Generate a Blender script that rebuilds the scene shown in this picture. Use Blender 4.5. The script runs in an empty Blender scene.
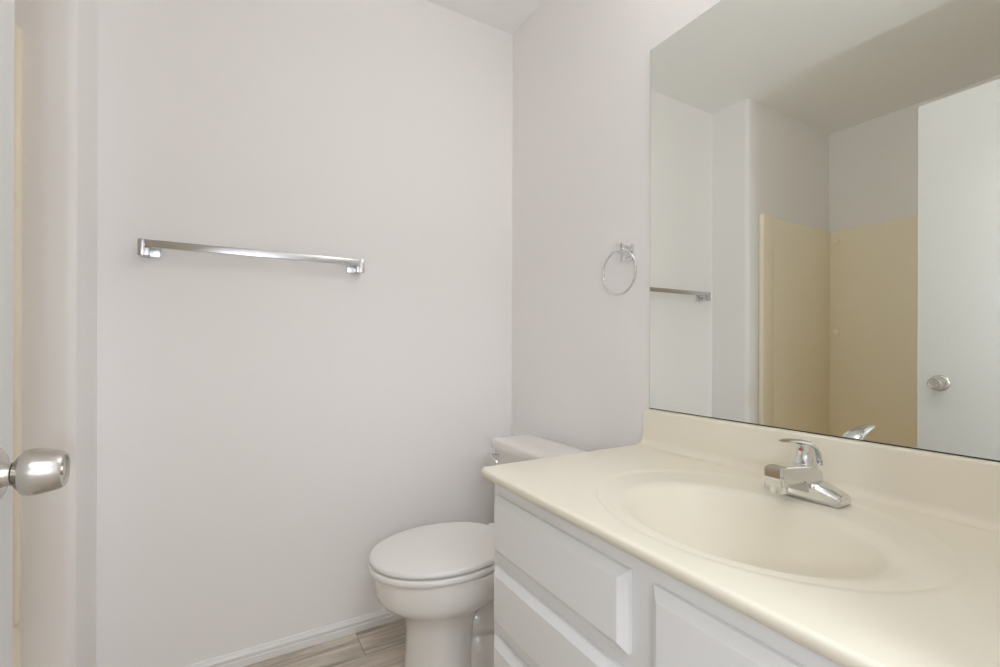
import bpy, bmesh, math
from mathutils import Matrix, Vector

# ------------------------------------------------------------------ scene, camera, light
scene = bpy.context.scene
COL = scene.collection
PI = math.pi
D = 1.07          # distance of the mirror wall from the camera (x)
DW = D + 0.006   # the wall itself; the mirror's face stands at D
LY = 1.7505       # towel-bar wall (y)
ZC = 2.436        # ceiling height
CAMZ = 1.0588

cd = bpy.data.cameras.new('camera')
cam = bpy.data.objects.new('camera', cd)
COL.objects.link(cam)
cd.sensor_fit = 'HORIZONTAL'
cd.sensor_width = 36.0
cd.lens = 462.96 * 36.0 / 1000.0
cd.shift_y = (345.455 - 333.5) / 1000.0
cd.clip_start = 0.01
cam.matrix_world = (Matrix.Translation((0, 0, CAMZ))
                    @ Matrix.Rotation(math.radians(-30.1246), 4, 'Z')
                    @ Matrix.Rotation(math.radians(90), 4, 'X')
                    @ Matrix.Rotation(math.radians(0.1839), 4, 'Z'))
scene.camera = cam

w = bpy.data.worlds.new('world')
scene.world = w
w.use_nodes = True
w.node_tree.nodes['Background'].inputs[0].default_value = (0.75, 0.85, 1.0, 1)
w.node_tree.nodes['Background'].inputs[1].default_value = 0.3

scene.view_settings.view_transform = 'Standard'
scene.view_settings.look = 'None'
scene.view_settings.gamma = 1.0
scene.view_settings.use_curve_mapping = False
scene.view_settings.exposure = -0.20
scene.cycles.max_bounces = 20
scene.cycles.diffuse_bounces = 16
scene.cycles.glossy_bounces = 8
scene.cycles.caustics_reflective = True
scene.cycles.sample_clamp_indirect = 6.0


def area_light(name, loc, target, size, power, color):
    l = bpy.data.lights.new(name, 'AREA')
    l.shape = 'DISK'
    l.size = size
    l.energy = power
    l.color = color
    o = bpy.data.objects.new(name, l)
    COL.objects.link(o)
    o.location = loc
    d = Vector(target) - Vector(loc)
    o.rotation_euler = d.to_track_quat('-Z', 'Y').to_euler()
    return o


# unseen flash just behind the camera, tilted up to bounce off the ceiling
area_light('camera_flash', (0.02, -0.30, 1.08), (0.25, 1.1, 2.15), 0.06, 5.2, (0.86, 0.93, 1.0))
area_light('hallway_fill', (0.1, -0.9, ZC - 0.03), (0.1, -0.9, 0), 0.5, 22.0, (0.88, 0.94, 1.0))  # added overhead fill, brightens the hallway and what the chrome reflects


# ------------------------------------------------------------------ materials
def mat(name, color, rough=0.5, metal=0.0, bump=None, coat=0.0, spec=None, var=None):
    m = bpy.data.materials.new(name)
    m.use_nodes = True
    nt = m.node_tree
    b = nt.nodes['Principled BSDF']
    b.inputs['Base Color'].default_value = (*color, 1)
    b.inputs['Roughness'].default_value = rough
    b.inputs['Metallic'].default_value = metal
    if coat:
        b.inputs['Coat Weight'].default_value = coat
        b.inputs['Coat Roughness'].default_value = 0.05
    if spec is not None:
        b.inputs['Specular IOR Level'].default_value = spec
    tc = nt.nodes.new('ShaderNodeTexCoord')
    if var:                                   # faint procedural mottling
        n = nt.nodes.new('ShaderNodeTexNoise')
        n.inputs['Scale'].default_value = var[0]
        n.inputs['Detail'].default_value = 3
        nt.links.new(tc.outputs['Object'], n.inputs['Vector'])
        r = nt.nodes.new('ShaderNodeValToRGB')
        k = var[1]
        r.color_ramp.elements[0].position = 0.3
        r.color_ramp.elements[1].position = 0.7
        r.color_ramp.elements[0].color = (*[c * (1 - k) for c in color], 1)
        r.color_ramp.elements[1].color = (*[min(1, c * (1 + k)) for c in color], 1)
        nt.links.new(n.outputs['Fac'], r.inputs[0])
        nt.links.new(r.outputs[0], b.inputs['Base Color'])
    if bump:
        n = nt.nodes.new('ShaderNodeTexNoise')
        n.inputs['Scale'].default_value = bump[0]
        n.inputs['Detail'].default_value = 2
        nt.links.new(tc.outputs['Object'], n.inputs['Vector'])
        bp = nt.nodes.new('ShaderNodeBump')
        bp.inputs['Strength'].default_value = bump[1]
        bp.inputs['Distance'].default_value = bump[2]
        nt.links.new(n.outputs['Fac'], bp.inputs['Height'])
        nt.links.new(bp.outputs[0], b.inputs['Normal'])
    return m


def emit_mat(name, color, strength):
    m = bpy.data.materials.new(name)
    m.use_nodes = True
    b = m.node_tree.nodes['Principled BSDF']
    b.inputs['Base Color'].default_value = (*color, 1)
    b.inputs['Emission Color'].default_value = (*color, 1)
    b.inputs['Emission Strength'].default_value = strength
    return m


def floor_mat():
    m = bpy.data.materials.new('vinyl_plank')
    m.use_nodes = True
    nt = m.node_tree
    L = nt.links.new
    N = nt.nodes.new
    b = nt.nodes['Principled BSDF']
    b.inputs['Roughness'].default_value = 0.45
    tc = N('ShaderNodeTexCoord')
    mp = N('ShaderNodeMapping')
    mp.inputs['Location'].default_value = (0.37, -0.095, 0)
    L(tc.outputs['Object'], mp.inputs['Vector'])
    br = N('ShaderNodeTexBrick')
    br.offset = 0.37
    br.inputs['Scale'].default_value = 1.0
    br.inputs['Mortar Size'].default_value = 0.0012
    br.inputs['Brick Width'].default_value = 1.22
    br.inputs['Row Height'].default_value = 0.15
    br.inputs['Color1'].default_value = (0.0, 0.0, 0.0, 1)
    br.inputs['Color2'].default_value = (1.0, 1.0, 1.0, 1)
    br.inputs['Mortar'].default_value = (0.5, 0.5, 0.5, 1)
    L(mp.outputs[0], br.inputs['Vector'])
    st = N('ShaderNodeMapping')
    st.inputs['Scale'].default_value = (1.6, 17, 1)
    L(tc.outputs['Object'], st.inputs['Vector'])
    add = N('ShaderNodeVectorMath')
    add.operation = 'MULTIPLY_ADD'
    add.inputs[1].default_value = (7.3, 3.1, 0)
    L(br.outputs['Color'], add.inputs[0])
    L(st.outputs[0], add.inputs[2])
    n1 = N('ShaderNodeTexNoise')
    n1.inputs['Scale'].default_value = 1.5
    n1.inputs['Detail'].default_value = 7
    n1.inputs['Roughness'].default_value = 0.62
    n1.inputs['Distortion'].default_value = 0.7
    L(add.outputs[0], n1.inputs['Vector'])
    rp = N('ShaderNodeValToRGB')
    e = rp.color_ramp.elements
    e[0].position = 0.30
    e[0].color = (0.25, 0.21, 0.17, 1)
    e[1].position = 0.70
    e[1].color = (0.76, 0.70, 0.61, 1)
    x = e.new(0.5)
    x.color = (0.52, 0.46, 0.385, 1)
    L(n1.outputs['Fac'], rp.inputs[0])
    mx = N('ShaderNodeMixRGB')
    mx.blend_type = 'MULTIPLY'
    mx.inputs[2].default_value = (0.45, 0.42, 0.4, 1)
    L(br.outputs['Fac'], mx.inputs[0])
    L(rp.outputs[0], mx.inputs[1])
    L(mx.outputs[0], b.inputs['Base Color'])
    return m


M_WALL = mat('wall_paint', (0.885, 0.872, 0.872), 0.7, bump=(170, 0.10, 0.002))
M_CEIL = mat('ceiling_paint', (0.91, 0.91, 0.91), 0.8, bump=(140, 0.12, 0.002))
M_TRIM = mat('trim_paint', (0.82, 0.82, 0.815), 0.4)
M_DOOR = mat('door_paint', (0.80, 0.805, 0.80), 0.45)
M_FLOOR = floor_mat()
M_CAB = mat('cabinet_paint', (0.80, 0.805, 0.81), 0.35, bump=(60, 0.02, 0.002))
M_STONE = mat('cultured_marble', (0.86, 0.815, 0.695), 0.34, coat=0.12, var=(3.0, 0.012))
M_PORC = mat('porcelain', (0.82, 0.80, 0.77), 0.10, coat=0.3)
M_SEAT = mat('seat_plastic', (0.83, 0.815, 0.795), 0.28)
M_CHROME = mat('chrome', (0.76, 0.77, 0.78), 0.06, 1.0)
M_SATIN = mat('satin_steel', (0.67, 0.675, 0.69), 0.25, 1.0)
M_NICKEL = mat('brushed_nickel', (0.62, 0.59, 0.55), 0.27, 1.0, bump=(90, 0.03, 0.001))
M_MIRROR = mat('mirror_silver', (0.90, 0.93, 0.885), 0.0, 1.0)
M_MEDGE = mat('mirror_edge', (0.06, 0.06, 0.055), 0.4)
M_TUB = mat('bone_fibreglass', (0.94, 0.865, 0.705), 0.3, var=(2.0, 0.01))
M_BLACK = mat('dark_gap', (0.02, 0.02, 0.02), 0.5)
M_RED = mat('red_dot', (0.6, 0.05, 0.03), 0.4)
M_BULB = emit_mat('frosted_bulb', (1.0, 0.955, 0.915), 21.5)


# ------------------------------------------------------------------ mesh helpers
def obj(name, bm, m, parent=None, smooth=True, angle=35, loc=None):
    bmesh.ops.recalc_face_normals(bm, faces=bm.faces)
    me = bpy.data.meshes.new(name)
    bm.to_mesh(me)
    bm.free()
    me.materials.append(m)
    o = bpy.data.objects.new(name, me)
    COL.objects.link(o)
    if smooth:
        me.set_sharp_from_angle(angle=math.radians(angle))
        for p in me.polygons:
            p.use_smooth = True
    if loc is not None:
        o.location = loc
    if parent is not None:
        o.parent = parent
        o.matrix_parent_inverse = Matrix.Translation(parent.location).inverted()
    return o


def thing(name, label, cat, loc, group=None):
    o = bpy.data.objects.new(name, None)
    o.empty_display_size = 0.05
    COL.objects.link(o)
    o.location = loc
    o['label'] = label
    o['category'] = cat
    if group:
        o['group'] = group
    return o


def struct(o):
    o['kind'] = 'structure'
    return o


def box(bm, x0, x1, y0, y1, z0, z1, bev=0.0, seg=2):
    r = bmesh.ops.create_cube(bm, size=1.0)
    vs = r['verts']
    for v in vs:
        v.co = Vector(((x0 + x1) / 2 + v.co.x * (x1 - x0),
                       (y0 + y1) / 2 + v.co.y * (y1 - y0),
                       (z0 + z1) / 2 + v.co.z * (z1 - z0)))
    if bev > 0:
        es = list({e for v in vs for e in v.link_edges})
        bmesh.ops.bevel(bm, geom=es, offset=bev, segments=seg, affect='EDGES', profile=0.5)
    return bm


def newbox(*a, **k):
    return box(bmesh.new(), *a, **k)


def loft(bm, rings, cap0=True, cap1=True):
    vr = [[bm.verts.new(p) for p in r] for r in rings]
    n = len(vr[0])
    for a, b in zip(vr, vr[1:]):
        for i in range(n):
            j = (i + 1) % n
            bm.faces.new((a[i], a[j], b[j], b[i]))
    if cap0:
        bm.faces.new(vr[0])
    if cap1:
        bm.faces.new(vr[-1])
    return vr


def lathe(bm, prof, origin, axis, n=40):
    """prof: (distance along axis, radius)"""
    a = Vector(axis).normalized()
    u = a.orthogonal().normalized()
    v = a.cross(u)
    o = Vector(origin)
    rings = []
    for d, r in prof:
        rings.append([o + a * d + (u * math.cos(2 * PI * i / n) + v * math.sin(2 * PI * i / n)) * max(r, 1e-5) for i in range(n)])
    loft(bm, rings)
    return bm


def sweep(bm, path, sec, ups=None, closed=False):
    """path: points; sec(i)-> list of (a,b) offsets in the (side, up) frame."""
    P = [Vector(p) for p in path]
    n = len(P)
    rings = []
    for i in range(n):
        if closed:
            t = (P[(i + 1) % n] - P[i - 1]).normalized()
        else:
            t = (P[min(i + 1, n - 1)] - P[max(i - 1, 0)]).normalized()
        up = Vector(ups) if ups is not None else Vector((0, 0, 1))
        side = t.cross(up).normalized()
        up2 = side.cross(t).normalized()
        rings.append([P[i] + side * a + up2 * b for a, b in sec(i)])
    if closed:
        rings.append(rings[0])
        vr = [[bm.verts.new(p) for p in r] for r in rings[:-1]]
        vr.append(vr[0])
        m = len(vr[0])
        for a, b in zip(vr, vr[1:]):
            for k in range(m):
                j = (k + 1) % m
                bm.faces.new((a[k], a[j], b[j], b[k]))
    else:
        loft(bm, rings)
    return bm


def circ(r, n=14):
    return [(r * math.cos(2 * PI * k / n), r * math.sin(2 * PI * k / n)) for k in range(n)]


def prism_xy(bm, pts, z0, z1):
    loft(bm, [[(x, y, z0) for x, y in pts], [(x, y, z1) for x, y in pts]])
    return bm


# ------------------------------------------------------------------ room shell
XS = -0.337       # face of the short return wall beside the tub
YS = 1.530        # tub end wall
XT = -1.215        # long tub wall
YN = 0.03         # inside face of the doorway wall
YH = -1.70        # far side of the hallway
R = 0.022

struct(obj('floor', newbox(-1.6, 1.6, YH - 0.1, 1.95, -0.06, 0), M_FLOOR, smooth=False))
struct(obj('ceiling', newbox(-1.6, 1.6, YH - 0.1, 1.95, ZC, ZC + 0.1), M_CEIL, smooth=False))
struct(obj('wall_back', newbox(XS, DW, LY, LY + 0.12, 0, ZC), M_WALL, smooth=False))
struct(obj('wall_right', newbox(DW, DW + 0.12, YH - 0.1, LY + 0.12, 0, ZC), M_WALL, smooth=False))
# return wall + end wall of the tub alcove, one piece with a bullnose corner
pts = [(XS, LY + 0.12), (XT - 0.12, LY + 0.12), (XT - 0.12, YS)]
for k in range(9):
    a = -PI / 2 + k * (PI / 2) / 8
    pts.append((XS - R + R * math.cos(a), YS + R + R * math.sin(a)))
struct(obj('wall_left', prism_xy(bmesh.new(), pts, 0, ZC), M_WALL, angle=30))
struct(obj('wall_tub_side', newbox(XT - 0.12, XT, YN - 0.12, YS, 0, ZC), M_WALL, smooth=False))
# wall with the doorway the camera stands in
DX0, DX1, DH = -0.215, 0.497, 2.035
bm = bmesh.new()
box(bm, XT, DX0 - 0.018, YN - 0.12, YN, 0, ZC)
box(bm, DX1 + 0.018, DW, YN - 0.12, YN, 0, ZC)
box(bm, DX0 - 0.018, DX1 + 0.018, YN - 0.12, YN, DH + 0.018, ZC)
struct(obj('wall_front', bm, M_WALL, smooth=False))
bm = bmesh.new()
box(bm, DX0 - 0.018, DX0, YN - 0.12, YN, 0, DH)
box(bm, DX1, DX1 + 0.018, YN - 0.12, YN, 0, DH)
box(bm, DX0 - 0.018, DX1 + 0.018, YN - 0.12, YN, DH, DH + 0.018)
struct(obj('trim_1', bm, M_TRIM, smooth=False))
# hallway outside
struct(obj('wall_hall_left', newbox(XT - 0.12, XT, YH, YN - 0.12, 0, ZC), M_WALL, smooth=False))
struct(obj('wall_hall_far', newbox(XT - 0.12, DW, YH - 0.1, YH, 0, ZC), M_WALL, smooth=False))


def baseboard(name, p0, p1, nrm):
    """profiled board from p0 to p1, sticking out along nrm"""
    prof = [(0, 0), (0.012, 0), (0.012, 0.022), (0.0105, 0.024), (0.0105, 0.029), (0.012, 0.031), (0.012, 0.037),
            (0.009, 0.041), (0.006, 0.049), (0, 0.050)]
    p0, p1, nrm = Vector(p0), Vector(p1), Vector(nrm)
    b = bmesh.new()
    loft(b, [[p + nrm * d + Vector((0, 0, h)) for d, h in prof] for p in (p0, p1)])
    return struct(obj(name, b, M_TRIM, angle=20))


baseboard('baseboard_back', (XS + 0.012, LY, 0), (DW, LY, 0), (0, -1, 0))
baseboard('baseboard_right', (DW, 0.97, 0), (DW, LY - 0.012, 0), (-1, 0, 0))
baseboard('baseboard_left', (XS, YS + R, 0), (XS, LY, 0), (1, 0, 0))

# ------------------------------------------------------------------ the open door
XD = -0.2217
door = struct(obj('door_1', newbox(XD - 0.035, XD, 0.048, 0.7598, 0.012, 2.015, bev=0.0015), M_DOOR))
KY, KZ = 0.6915, 0.9195
kn = obj('door_knob', lathe(bmesh.new(), [(0.021, 0.0), (0.021, 0.0135), (0.0235, 0.0175), (0.028, 0.0232), (0.033, 0.0250), (0.040, 0.0250),
                                          (0.052, 0.0226), (0.0585, 0.0208), (0.0615, 0.0188), (0.0612, 0.0165), (0.0595, 0.0145), (0.0590, 0.0)],
                                         (XD, KY, KZ), (1, 0, 0), 56), M_NICKEL, door, angle=28)
obj('rosette', lathe(bmesh.new(), [(0.0, 0.0), (0.0, 0.031), (0.004, 0.031), (0.0075, 0.029), (0.0105, 0.024), (0.0110, 0.0150), (0.0115, 0.0)],
                     (XD, KY, KZ), (1, 0, 0), 48), M_NICKEL, door, angle=40)
obj('knob_neck', lathe(bmesh.new(), [(0.010, 0.0), (0.010, 0.0145), (0.013, 0.0125), (0.0195, 0.0122), (0.0195, 0.0)],
                       (XD, KY, KZ), (1, 0, 0), 40), M_NICKEL, door)
obj('knob_collar', lathe(bmesh.new(), [(0.018, 0.0), (0.018, 0.0105), (0.0225, 0.0105), (0.0225, 0.0)],
                         (XD, KY, KZ), (1, 0, 0), 32), M_BLACK, door)
obj('turn_button', lathe(bmesh.new(), [(0.0585, 0.0), (0.0585, 0.0065), (0.0605, 0.006), (0.061, 0.0)],
                         (XD, KY, KZ), (1, 0, 0), 24), M_NICKEL, door)
obj('latch_plate', newbox(XD - 0.030, XD - 0.005, 0.7590, 0.7610, KZ - 0.028, KZ + 0.028, bev=0.0005), M_NICKEL, door)

# ------------------------------------------------------------------ bathtub and surround (seen in the mirror)
XF = -0.432
tub = thing('bathtub', 'bone coloured bathtub in the alcove behind the open door', 'bathtub', ((XT + XF) / 2, (YN + YS) / 2, 0))
TX0, TX1, TY0, TY1 = XT + 0.002, XF, YN + 0.002, YS - 0.002


def rrect(x0, x1, y0, y1, r, z, n=8):
    out = []
    for cx, cy, a0 in ((x1 - r, y1 - r, 0), (x0 + r, y1 - r, PI / 2), (x0 + r, y0 + r, PI), (x1 - r, y0 + r, 1.5 * PI)):
        for k in range(n + 1):
            a = a0 + k * PI / 2 / n
            out.append((cx + r * math.cos(a), cy + r * math.sin(a), z))
    return out


bm = bmesh.new()
loft(bm, [rrect(TX0, TX1, TY0, TY1, 0.004, 0.0), rrect(TX0, TX1, TY0, TY1, 0.004, 0.375), rrect(TX0 + .004, TX1 - 0.012, TY0 + .004, TY1 - .004, 0.006, 0.395),
          rrect(TX0 + 0.075, TX1 - 0.085, TY0 + 0.075, TY1 - 0.075, 0.12, 0.395), rrect(TX0 + 0.085, TX1 - 0.095, TY0 + 0.09, TY1 - 0.09, 0.12, 0.38),
          rrect(TX0 + 0.11, TX1 - 0.12, TY0 + 0.22, TY1 - 0.13, 0.12, 0.10), rrect(TX0 + 0.16, TX1 - 0.17, TY0 + 0.28, TY1 - 0.19, 0.10, 0.075)])
obj('tub_shell', bm, M_TUB, tub)
obj('tub_drain', lathe(bmesh.new(), [(0, 0), (0, 0.03), (0.003, 0.026), (0.003, 0)], ((XT + XF) / 2, TY1 - 0.3, 0.0755), (0, 0, 1), 24), M_CHROME, tub)

sur = thing('tub_surround', 'beige glossy tub surround panels lining the alcove walls', 'tub surround', ((XT + XF) / 2, (YN + YS) / 2, 0.397))
ZS = 1.805
T = 0.014
e = 0.0015
obj('back_panel', newbox(XT + e, XT + T, YN + e, YS - e, 0.397, ZS - 0.006, bev=0.004), M_TUB, sur)
obj('end_panel', newbox(XT + 0.004, XF - 0.109, YS - T, YS - e, 0.397, ZS - 0.006, bev=0.004), M_TUB, sur)
obj('end_panel', newbox(XT + 0.004, XF - 0.109, YN + e, YN + T, 0.397, ZS - 0.006, bev=0.004), M_TUB, sur)
obj('front_column', newbox(XF - 0.115, XF + 0.002, YS - 0.030, YS - e, 0.397, ZS, bev=0.010, seg=4), M_TUB, sur)
obj('front_column', newbox(XF - 0.115, XF + 0.002, YN + e, YN + 0.030, 0.397, ZS, bev=0.010, seg=4), M_TUB, sur)
for zb in (1.727, 1.150):
    obj('mounting_boss', lathe(bmesh.new(), [(0, 0), (0, 0.022), (0.012, 0.020), (0.018, 0.012), (0.019, 0)], (XT + T - 0.001, 1.480, zb), (1, 0, 0), 24), M_TUB, sur)

# ------------------------------------------------------------------ vanity cabinet
FX = 0.545
VY1, VY0 = 0.9626, YN + 0.004
ZT, ZB = 0.7703, 0.7520
van = thing('vanity_cabinet', 'white painted vanity cabinet with three drawers and a door under the cream counter', 'vanity cabinet', (0.80, 0.5, 0))
bm = bmesh.new()
pr = [(FX, 0.09), (FX, ZB - 0.001), (DW - 0.003, ZB - 0.001), (DW - 0.003, 0.0), (FX + 0.065, 0.0), (FX + 0.065, 0.09)]
# leave room for the basin: the carcass is built as panels
bm = bmesh.new()
box(bm, FX, FX + 0.019, VY0, VY1, 0.09, ZB - 0.001)                       # face frame
box(bm, FX + 0.019, DW - 0.003, VY1 - 0.016, VY1, 0.0, ZB - 0.001)         # left end panel
box(bm, FX + 0.019, DW - 0.003, VY0, VY0 + 0.016, 0.0, ZB - 0.001)         # right end panel
box(bm, FX + 0.019, DW - 0.003, VY0 + 0.016, VY1 - 0.016, 0.09, 0.106)     # bottom
box(bm, DW - 0.010, DW - 0.003, VY0 + 0.016, VY1 - 0.016, 0.106, ZB - 0.001)  # back
box(bm, FX + 0.060, FX + 0.075, VY0 + 0.016, VY1 - 0.016, 0.0, 0.09)      # toe kick
obj('body', bm, M_CAB, van, smooth=False)


def front(name, y0, y1, z0, z1):
    """overlay front with a wide chamfer round its edge; faces -x"""
    b = bmesh.new()

    def ring(x, i):
        return [(x, y0 + i, z0 + i), (x, y1 - i, z0 + i), (x, y1 - i, z1 - i), (x, y0 + i, z1 - i)]
    loft(b, [ring(FX - 0.0005, 0), ring(FX - 0.008, 0.0), ring(FX - 0.0195, 0.0145), ring(FX - 0.0200, 0.0160)])
    return obj(name, b, M_CAB, van, angle=12)


for z0, z1 in ((0.5765, 0.7085), (0.4130, 0.5450), (0.120, 0.3810)):
    front('drawer_front', 0.5225, 0.9440, z0, z1)
front('cabinet_door', 0.085, 0.4745, 0.120, 0.7085)

# ------------------------------------------------------------------ counter with moulded basin
top = thing('vanity_counter', 'cream cultured marble counter with moulded oval basin on the white cabinet', 'counter', (0.79, 0.5, ZB))
CX0, CX1, CY0, CY1 = 0.5065, DW - 0.001, VY0, 0.975
OC, OA = (0.778, 0.490), (0.228, 0.283)
IC, IA = (0.745, 0.476), (0.161, 0.211)
NA = 192


def lerp(a, b, t):
    return a + (b - a) * t


def smooth01(t):
    t = max(0.0, min(1.0, t))
    return t * t * (3 - 2 * t)


def outline(inset):
    """rounded rectangle of the slab sampled at NA directions from OC"""
    x0, x1, y0, y1 = CX0 + inset, CX1, CY0, CY1 - inset
    rc = 0.011 - inset * 0.5
    out = []
    for k in range(NA):
        a = 2 * PI * k / NA
        c, s = math.cos(a), math.sin(a)
        # warp the angles so the samples follow the box
        tx = (x1 - OC[0]) / c if c > 1e-9 else ((x0 - OC[0]) / c if c < -1e-9 else 1e9)
        ty = (y1 - OC[1]) / s if s > 1e-9 else ((y0 - OC[1]) / s if s < -1e-9 else 1e9)
        t = min(tx, ty)
        x, y = OC[0] + c * t, OC[1] + s * t
        out.append([x, y])
    # pull the nearest sample onto each square corner, round the free front-left corner
    for cx, cy in ((x1, y1), (x1, y0), (x0, y0)):
        i = min(range(NA), key=lambda q: (out[q][0] - cx) ** 2 + (out[q][1] - cy) ** 2)
        out[i] = [cx, cy]
    px, py = x0 + rc, y1 - rc
    for q in out:
        if q[0] < px and q[1] > py:
            v = Vector((q[0] - px, q[1] - py))
            v = v.normalized() * rc
            q[0], q[1] = px + v.x, py + v.y
    return out


def ell(c, a, k):
    t = 2 * PI * k / NA
    return (c[0] + a[0] * math.cos(t), c[1] + a[1] * math.sin(t))


DISH = 0.0030
rings = []
# bowl: from the bottom outwards
BD = 0.128
for r in (0.0, 0.06, 0.12, 0.2, 0.3, 0.4, 0.5, 0.6, 0.68, 0.76, 0.82, 0.86, 0.89, 0.915, 0.935, 0.955, 0.975, 1.0, 1.025, 1.05, 1.07, 1.085):
    if r <= 0.935:
        h = -DISH - 0.011 - (BD - 0.011) * (1 - (r / 0.935) ** 3.0)
    else:
        u = (r - 0.935) / (1.07 - 0.935)
        h = -DISH - 0.011 * (1 - min(u, 1.0)) ** 2
    rings.append(('i', max(r, 0.002), ZT + h))
NB = len(rings)
pts_r = []
for tag_, r, z in rings:
    pts_r.append([(*ell(IC, (IA[0] * r, IA[1] * r), k), z) for k in range(NA)])
last = pts_r[-1]
for t, h in ((0.25, -DISH), (0.5, -DISH), (0.70, -DISH), (0.80, -DISH * 0.92), (0.87, -DISH * 0.7), (0.93, -DISH * 0.35), (0.97, -DISH * 0.1), (1.0, 0.0), (1.04, 0.0)):
    ring = []
    for k in range(NA):
        if t <= 1.0:
            o_ = ell(OC, OA, k)
            ring.append((lerp(last[k][0], o_[0], t), lerp(last[k][1], o_[1], t), ZT + h))
        else:
            o_ = ell(OC, (OA[0] + 0.010, OA[1] + 0.010), k)
            ring.append((min(max(o_[0], CX0 + 0.008), CX1 - .002), o_[1], ZT))
    pts_r.append(ring)
inner = pts_r[-1]
ol = outline(0.006)
for t in (0.12, 0.5, 1.0):
    pts_r.append([(lerp(inner[k][0], ol[k][0], t), lerp(inner[k][1], ol[k][1], t), ZT) for k in range(NA)])
for k_ in range(1, 6):
    a = k_ * PI / 2 / 5
    o_ = outline(0.006 * (1 - math.sin(a)))
    pts_r.append([(p[0], p[1], ZT - 0.006 * (1 - math.cos(a))) for p in o_])
o_ = outline(0.0)
pts_r.append([(p[0], p[1], ZB + 0.001) for p in o_])
o_ = outline(0.004)
pts_r.append([(p[0], p[1], ZB) for p in o_])
o_ = outline(0.035)
pts_r.append([(p[0], p[1], ZB) for p in o_])


def counter_meshes():
    b = bmesh.new()
    vr = loft(b, pts_r, cap0=True, cap1=False)
    b.normal_update()
    bmesh.ops.recalc_face_normals(b, faces=b.faces)
    cen = [f for f in b.faces if len(f.verts) > 4][0]
    if cen.normal.z < 0:
        bmesh.ops.reverse_faces(b, faces=b.faces)
    b.normal_update()
    nr = [[v.normal.copy() for v in r] for r in vr]
    b.free()
    res = []
    for name, i0, i1, cap in (('sink_basin', 0, NB, True), ('counter_slab', NB - 1, len(pts_r), False)):
        vs, ns, fs = [], [], []
        for i in range(i0, i1):
            for k in range(NA):
                vs.append(pts_r[i][k])
                ns.append(nr[i][k])
        for i in range(i1 - i0 - 1):
            for k in range(NA):
                j = (k + 1) % NA
                fs.append((i * NA + k, (i + 1) * NA + k, (i + 1) * NA + j, i * NA + j))
        if cap:
            fs.append(tuple(range(NA)))
        me = bpy.data.meshes.new(name)
        me.from_pydata(vs, [], fs)
        me.materials.append(M_STONE)
        for p in me.polygons:
            p.use_smooth = True
        me.normals_split_custom_set_from_vertices([tuple(n) for n in ns])
        o = bpy.data.objects.new(name, me)
        COL.objects.link(o)
        o.parent = top
        o.matrix_parent_inverse = Matrix.Translation(top.location).inverted()
        res.append(o)
    return res


counter_meshes()
obj('drain', lathe(bmesh.new(), [(0.0, 0.0), (0.0, 0.024), (0.003, 0.022), (0.003, 0.016), (0.001, 0.014), (0.001, 0.010), (0.005, 0.009), (0.005, 0)],
                   (IC[0], IC[1], ZT - DISH - BD + 0.0005), (0, 0, 1), 32), M_CHROME, top)
# backsplash with a small cove at its foot
BZ = 0.8730
prof = [(DW - 0.001, ZT - 0.001), (DW - 0.042, ZT - 0.001), (DW - 0.040, ZT + 0.0001), (DW - 0.033, ZT + 0.0014), (DW - 0.0275, ZT + 0.0045), (DW - 0.0235, ZT + 0.0095), (DW - 0.0210, ZT + 0.018), (DW - 0.020, BZ - 0.007), (DW - 0.0185, BZ - 0.003),
        (DW - 0.0145, BZ), (DW - 0.001, BZ)]
bm = bmesh.new()
ys = [CY0, CY1 - 0.004, CY1 - 0.0012, CY1]
sh = [0, 0, 0.0012, 0.004]
loft(bm, [[(min(x + s, DW - 0.001) if z > ZT + 0.02 else x, y, z - (s if z > BZ - 0.02 else 0)) for x, z in prof] for y, s in zip(ys, sh)])
obj('backsplash', bm, M_STONE, top, angle=80)

# ------------------------------------------------------------------ faucet
FXC, FYC = 0.972, 0.4825
ZF = ZT - 0.0010
fau = thing('faucet', 'chrome single lever faucet on the back rim of the basin', 'faucet', (FXC, FYC, ZF))


def F(d, y, h):
    return (FXC - d, FYC + y, ZF + h)


# base plate with sloping wings
bm = bmesh.new()
sec = []
for y, hd, h in ((-0.0715, 0.0215, 0.0120), (-0.0690, 0.0240, 0.0160), (-0.032, 0.0265, 0.0310), (0.032, 0.0265, 0.0310), (0.0640, 0.0240, 0.0160), (0.0665, 0.0215, 0.0120)):
    it = hd - 0.0070
    sec.append([F(0.007 - hd, y, 0.0003), F(0.007 + hd, y, 0.0003), F(0.007 + hd, y, h * 0.80), F(0.005 + it, y, h), F(0.005 - it, y, h), F(0.007 - hd, y, h * 0.80)])
loft(bm, sec)
bmesh.ops.recalc_face_normals(bm, faces=bm.faces)
bmesh.ops.bevel(bm, geom=[e_ for e_ in bm.edges if e_.calc_face_angle(0) > 0.5], offset=0.0016, segments=2, affect='EDGES')
obj('base_plate', bm, M_CHROME, fau, angle=30)
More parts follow.
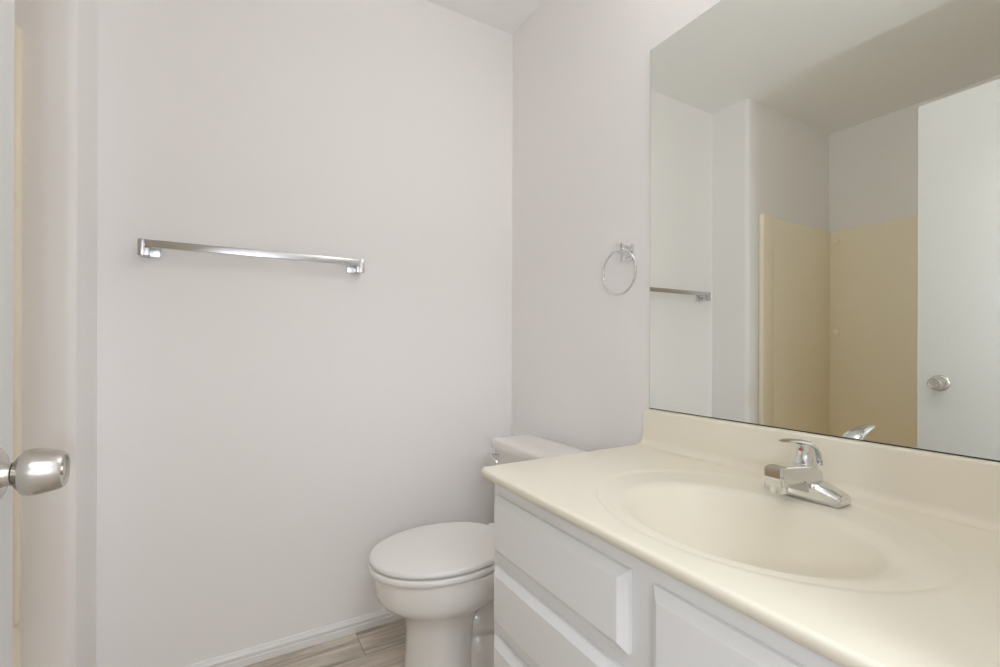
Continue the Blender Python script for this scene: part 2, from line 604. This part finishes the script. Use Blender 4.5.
# body and spout: side profile with a width at every station
prof = [(-0.022, 0.004, 0.026), (0.031, 0.004, 0.026), (0.034, 0.016, 0.0255), (0.039, 0.028, 0.024), (0.046, 0.0345, 0.0225), (0.070, 0.0360, 0.0205), (0.090, 0.0345, 0.0190),
        (0.111, 0.0330, 0.0175), (0.1145, 0.062, 0.0170), (0.110, 0.0690, 0.0165), (0.085, 0.0690, 0.0175), (0.055, 0.0665, 0.0195), (0.030, 0.0640, 0.0215), (0.0, 0.0600, 0.0225), (-0.018, 0.048, 0.0225)]
bm = bmesh.new()
loft(bm, [[F(d, s * wd, h) for d, h, wd in prof] for s in (-1, 1)])
bmesh.ops.recalc_face_normals(bm, faces=bm.faces)
bmesh.ops.bevel(bm, geom=[e_ for e_ in bm.edges if abs(e_.verts[0].co.y - e_.verts[1].co.y) < 0.02 and e_.calc_face_angle(0) > 0.6], offset=0.0035, segments=3, affect='EDGES')
obj('spout', bm, M_CHROME, fau, angle=40)
obj('aerator', lathe(bmesh.new(), [(0, 0), (0, 0.0135), (0.002, 0.0150), (0.016, 0.0155), (0.016, 0)], F(0.0945, 0, 0.0195), (0, 0, 1), 28), M_CHROME, fau)
# hub and lever
bm = bmesh.new()
hub = []
for h, cd_, rx, ry in ((0.050, 0.002, 0.0230, 0.0205), (0.064, 0.002, 0.0220, 0.0200), (0.067, 0.001, 0.0195, 0.0180), (0.078, -0.001, 0.0165, 0.0160), (0.092, 0.002, 0.0165, 0.0145), (0.101, 0.008, 0.0150, 0.0120)):
    hub.append([F(cd_ + rx * math.cos(2 * PI * k / 32), ry * math.sin(2 * PI * k / 32), h) for k in range(32)])
loft(bm, hub)
handle = obj('handle_hub', bm, M_CHROME, fau, angle=40)
path = [(-0.0215, 0.058), (-0.0225, 0.070), (-0.0190, 0.083), (-0.010, 0.094), (0.006, 0.1020), (0.026, 0.1070), (0.046, 0.1105), (0.065, 0.1125), (0.0775, 0.1125)]
wid = [0.0195, 0.0200, 0.0195, 0.0185, 0.0175, 0.0165, 0.0150, 0.0125, 0.0090]
thk = [0.0035, 0.0042, 0.0048, 0.0050, 0.0046, 0.0036, 0.0028, 0.0022, 0.0016]


def lever_sec(i):
    n = 20
    out = []
    for k in range(n):
        a = 2 * PI * k / n
        c, s = math.cos(a), math.sin(a)
        out.append((wid[i] * math.copysign(abs(c) ** 0.6, c), thk[i] * math.copysign(abs(s) ** 0.8, s) - 0.14 * wid[i] * (abs(c) ** 2)))
    return out


bm = bmesh.new()
P = [Vector(F(d, 0, h)) for d, h in path]
rg = []
for i in range(len(P)):
    t = (P[min(i + 1, len(P) - 1)] - P[max(i - 1, 0)]).normalized()
    side = Vector((0, 1, 0))
    up = t.cross(side).normalized()
    if i > 3 and up.z < 0:
        up = -up
    if i <= 3 and up.x < 0 and up.z < 0:
        up = -up
    rg.append([P[i] + side * a + up * b for a, b in lever_sec(i)])
loft(bm, rg)
obj('lever', bm, M_CHROME, fau, angle=50)
obj('temperature_dot', lathe(bmesh.new(), [(0, 0), (0, 0.0027), (0.0012, 0.0024), (0.0015, 0)], F(0.0205, 0, 0.0905), (-1, 0, 0.2), 16), M_RED, fau)['label'] = 'red hot water dot'

# ------------------------------------------------------------------ mirror
MY1, MY0, MZ0, MZ1 = 0.9620, YN + 0.03, 0.8755, 1.934
mir = thing('wall_mirror', 'large frameless rectangular mirror above the cream backsplash', 'mirror', (DW, (MY0 + MY1) / 2, MZ0))
obj('mirror_backing', newbox(D + 0.0015, DW - 0.0005, MY0, MY1 + 0.0016, MZ0 - 0.0022, MZ1 + 0.0012), M_MEDGE, mir, smooth=False)
obj('mirror_pane', newbox(D, D + 0.0018, MY0, MY1, MZ0 + 0.0006, MZ1), M_MIRROR, mir, smooth=False)

# ------------------------------------------------------------------ towel bar
tb = thing('towel_bar', 'long flat chrome towel bar on the back wall', 'towel bar', (0.09, LY, 1.345))
BY = 1.700
bm = newbox(-0.224, 0.402, BY - 0.005, BY + 0.005, 1.3450, 1.3672, bev=0.0015)
obj('bar', bm, M_SATIN, tb)
for s, xo in ((-1, -0.2370), (1, 0.4150)):
    def xr(p, q):
        return sorted((xo - s * p, xo - s * q))
    obj('bracket', newbox(*xr(0, 0.0155), BY - 0.010, BY + 0.010, 1.3190, 1.3675, bev=0.002), M_SATIN, tb)
    obj('bracket_arm', newbox(*xr(0.001, 0.026), BY - 0.004, LY - 0.006, 1.3205, 1.3440, bev=0.0015), M_SATIN, tb)
    obj('wall_plate', newbox(*xr(0.000, 0.050), LY - 0.010, LY - 0.0005, 1.3225, 1.3695, bev=0.002), M_SATIN, tb)

# ------------------------------------------------------------------ towel ring
RX, RY, RZ = 1.045, 1.0630, 1.2885
tr = thing('towel_ring', 'chrome towel ring hanging on the wall left of the mirror', 'towel ring', (DW, 1.047, 1.349))
RR = 0.0700
bm = bmesh.new()
sweep(bm, [(RX, RY + RR * math.cos(2 * PI * k / 64), RZ + RR * math.sin(2 * PI * k / 64)) for k in range(64)], lambda i: circ(0.0036, 12), ups=(1, 0, 0), closed=True)
obj('ring', bm, M_CHROME, tr)
obj('wall_plate', newbox(DW - 0.009, DW - 0.0005, 1.030, 1.080, 1.324, 1.374, bev=0.002), M_CHROME, tr)
bm = bmesh.new()


def sq(x, hy, z0, z1):
    return [(x, 1.060 - hy, z0), (x, 1.060 + hy, z0), (x, 1.060 + hy, z1), (x, 1.060 - hy, z1)]


loft(bm, [sq(DW - 0.008, 0.013, 1.338, 1.368), sq(DW - 0.018, 0.012, 1.346, 1.371), sq(DW - 0.037, 0.011, 1.3530, 1.3760), sq(DW - 0.040, 0.0095, 1.3545, 1.3745)])
obj('post', bm, M_CHROME, tr, angle=30)
bm = bmesh.new()
box(bm, RX - 0.006, RX + 0.006, RY - 0.015, RY + 0.007, RZ + RR - 0.0055, 1.3570, bev=0.0015)
obj('ring_holder', bm, M_CHROME, tr)

# ------------------------------------------------------------------ toilet
TY = 1.3650
toi = thing('toilet', 'white two piece toilet with closed lid between vanity and back wall', 'toilet', (0.70, TY, 0))


def egg(xf, xb, hw, z, xm=None, nb=2.0, nf=2.0, n=72):
    xm = xf + 0.52 * (xb - xf) if xm is None else xm
    out = []
    for k in range(n):
        t = 2 * PI * k / n
        c, s = math.cos(t), math.sin(t)
        p = nb if c > 0 else nf
        cc = math.copysign(abs(c) ** (2 / p), c)
        ss = math.copysign(abs(s) ** (2 / p), s)
        out.append((xm + cc * ((xb - xm) if c > 0 else (xm - xf)), TY + hw * ss, z))
    return out


bm = bmesh.new()
# front pedestal and bowl
loft(bm, [egg(0.462, 0.67, 0.112, 0.0, nb=2.4), egg(0.460, 0.67, 0.113, 0.010, nb=2.4), egg(0.463, 0.67, 0.108, 0.05, nb=2.4), egg(0.468, 0.67, 0.104, 0.12, nb=2.4), egg(0.468, 0.675, 0.105, 0.19, nb=2.4),
          egg(0.462, 0.685, 0.108, 0.215, nb=2.4), egg(0.450, 0.70, 0.117, 0.238, nb=2.3), egg(0.430, 0.74, 0.131, 0.258), egg(0.408, 0.78, 0.147, 0.274), egg(0.389, 0.81, 0.161, 0.288), egg(0.379, 0.825, 0.1685, 0.302),
          egg(0.374, 0.835, 0.172, 0.320), egg(0.371, 0.85, 0.174, 0.345), egg(0.369, 0.86, 0.175, 0.370), egg(0.372, 0.86, 0.173, 0.3805), egg(0.380, 0.85, 0.165, 0.3835)])
# trapway hump and foot behind it
loft(bm, [egg(0.62, 0.965, hw, z, nb=3, nf=2.3) for z, hw in ((0.0, 0.126), (0.016, 0.126), (0.05, 0.121), (0.095, 0.114), (0.120, 0.105), (0.134, 0.092), (0.140, 0.087), (0.147, 0.091),
          (0.160, 0.101), (0.174, 0.103), (0.188, 0.097), (0.202, 0.085), (0.218, 0.073), (0.250, 0.068), (0.300, 0.080))])
# rear deck under the tank
loft(bm, [egg(0.70, 1.02, 0.095, 0.27, nb=5, nf=3), egg(0.70, 1.03, 0.105, 0.33, nb=5, nf=3), egg(0.70, 1.035, 0.112, 0.378, nb=5, nf=3), egg(0.71, 1.03, 0.108, 0.386, nb=5, nf=3)])
obj('bowl', bm, M_PORC, toi, angle=50)
for s in (-1, 1):
    obj('bolt_cap', lathe(bmesh.new(), [(0, 0), (0, 0.013), (0.010, 0.012), (0.017, 0.008), (0.019, 0)], (0.80, TY + s * 0.112, 0.026), (0, 0, 1), 20), M_PORC, toi)


def slab(outl, z0, z1, r, hole=None):
    """rounded-edge plate from an outline function outl(inset, z)"""
    b = bmesh.new()
    rs = []
    for k in range(5):
        a = k * PI / 2 / 4
        rs.append(outl(r * (1 - math.sin(a)), z0 + r * (1 - math.cos(a))))
    for k in range(5):
        a = k * PI / 2 / 4
        rs.append(outl(r * (1 - math.cos(a)), z1 - r * (1 - math.sin(a))))
    if hole is None:
        loft(b, rs)
    else:
        hs = [hole(0.006, z1), hole(0, z1 - 0.006), hole(0, z0)]
        loft(b, rs + hs + [rs[0]], False, False)
        bmesh.ops.remove_doubles(b, verts=b.verts, dist=1e-6)
    return b


lid_o = lambda i, z: egg(0.355 + i, 0.803 - i, 0.1795 - i, z, xm=0.585, nb=2.15)
seat_o = lambda i, z: egg(0.353 + i, 0.805 - i, 0.1815 - i, z, xm=0.585, nb=2.15)
seat_h = lambda i, z: egg(0.415 - i, 0.735 + i, 0.112 + i, z, xm=0.585)
obj('seat', slab(seat_o, 0.3845, 0.4030, 0.007, seat_h), M_SEAT, toi, angle=60)
lb = slab(lid_o, 0.4062, 0.4255, 0.0085)
# gentle crown on the lid
obj('lid', lb, M_SEAT, toi, angle=60)
for s in (-1, 1):
    obj('hinge', lathe(bmesh.new(), [(0, 0), (0, 0.0135), (0.003, 0.0150), (0.047, 0.0150), (0.050, 0.0135), (0.050, 0)], (0.815, TY + s * 0.078 - 0.025, 0.4020), (0, 1, 0), 20), M_SEAT, toi)

# tank
bm = bmesh.new()
TB = 1.046


def tank_ring(x0, hy, z, r=0.025):
    return rrect(x0, TB, TY - hy, TY + hy, r, z, 6)


loft(bm, [tank_ring(0.895, 0.180, 0.387), tank_ring(0.889, 0.186, 0.400), tank_ring(0.880, 0.194, 0.55), tank_ring(0.876, 0.198, 0.666), tank_ring(0.880, 0.194, 0.668)])
obj('tank', bm, M_PORC, toi, angle=40)
bm = bmesh.new()


def lidr(i, z):
    return rrect(0.864 + i, TB + 0.006 - i, TY - 0.209 + i, TY + 0.209 - i, 0.028 - i * 0.5, z, 6)


loft(bm, [lidr(0.008, 0.6690), lidr(0.001, 0.6690), lidr(0.0, 0.671), lidr(0.0, 0.692), lidr(0.002, 0.698), lidr(0.007, 0.7025), lidr(0.016, 0.7045), lidr(0.05, 0.7052)])
obj('tank_lid', bm, M_PORC, toi, angle=40)
obj('lever_pivot', lathe(bmesh.new(), [(0, 0), (0, 0.0125), (0.004, 0.0125), (0.007, 0.009), (0.020, 0.0085), (0.022, 0)], (0.877, TY + 0.160, 0.6420), (-1, 0, 0), 24), M_CHROME, toi)
bm = bmesh.new()
lp = [(0.850, TY + 0.190, 0.6460), (0.850, TY + 0.182, 0.6450), (0.849, TY + 0.150, 0.638), (0.848, TY + 0.115, 0.628), (0.848, TY + 0.110, 0.6265)]
lr = [0.003, 0.0075, 0.0060, 0.0080, 0.003]
sweep(bm, lp, lambda i: circ(lr[i], 16), ups=(1, 0, 0))
obj('flush_lever', bm, M_CHROME, toi)['label'] = 'chrome flush lever'

# ------------------------------------------------------------------ vanity light above the mirror
vl = thing('vanity_light', 'chrome vanity light bar with round bulbs above the mirror', 'light fixture', (DW, 0.45, 2.30))
obj('light_bar', newbox(DW - 0.055, DW - 0.001, 0.14, 0.76, 2.255, 2.345, bev=0.006), M_CHROME, vl)
for k in range(4):
    y = 0.24 + k * 0.14
    so = obj('bulb_socket', lathe(bmesh.new(), [(0, 0), (0, 0.024), (0.012, 0.022), (0.014, 0)], (DW - 0.054, y, 2.30), (-1, 0, 0), 24), M_CHROME, vl)
    pf = [(0.0, 0.0), (0.0, 0.014), (0.010, 0.020)]
    for q in range(1, 13):
        a = math.radians(35) + q * (PI - math.radians(35)) / 12
        pf.append((0.047 - 0.042 * math.cos(a) + 0.004, max(0.042 * math.sin(a), 0.0)))
    obj('bulb', lathe(bmesh.new(), pf, (DW - 0.066, y, 2.30), (-1, 0, 0), 28), M_BULB, vl)
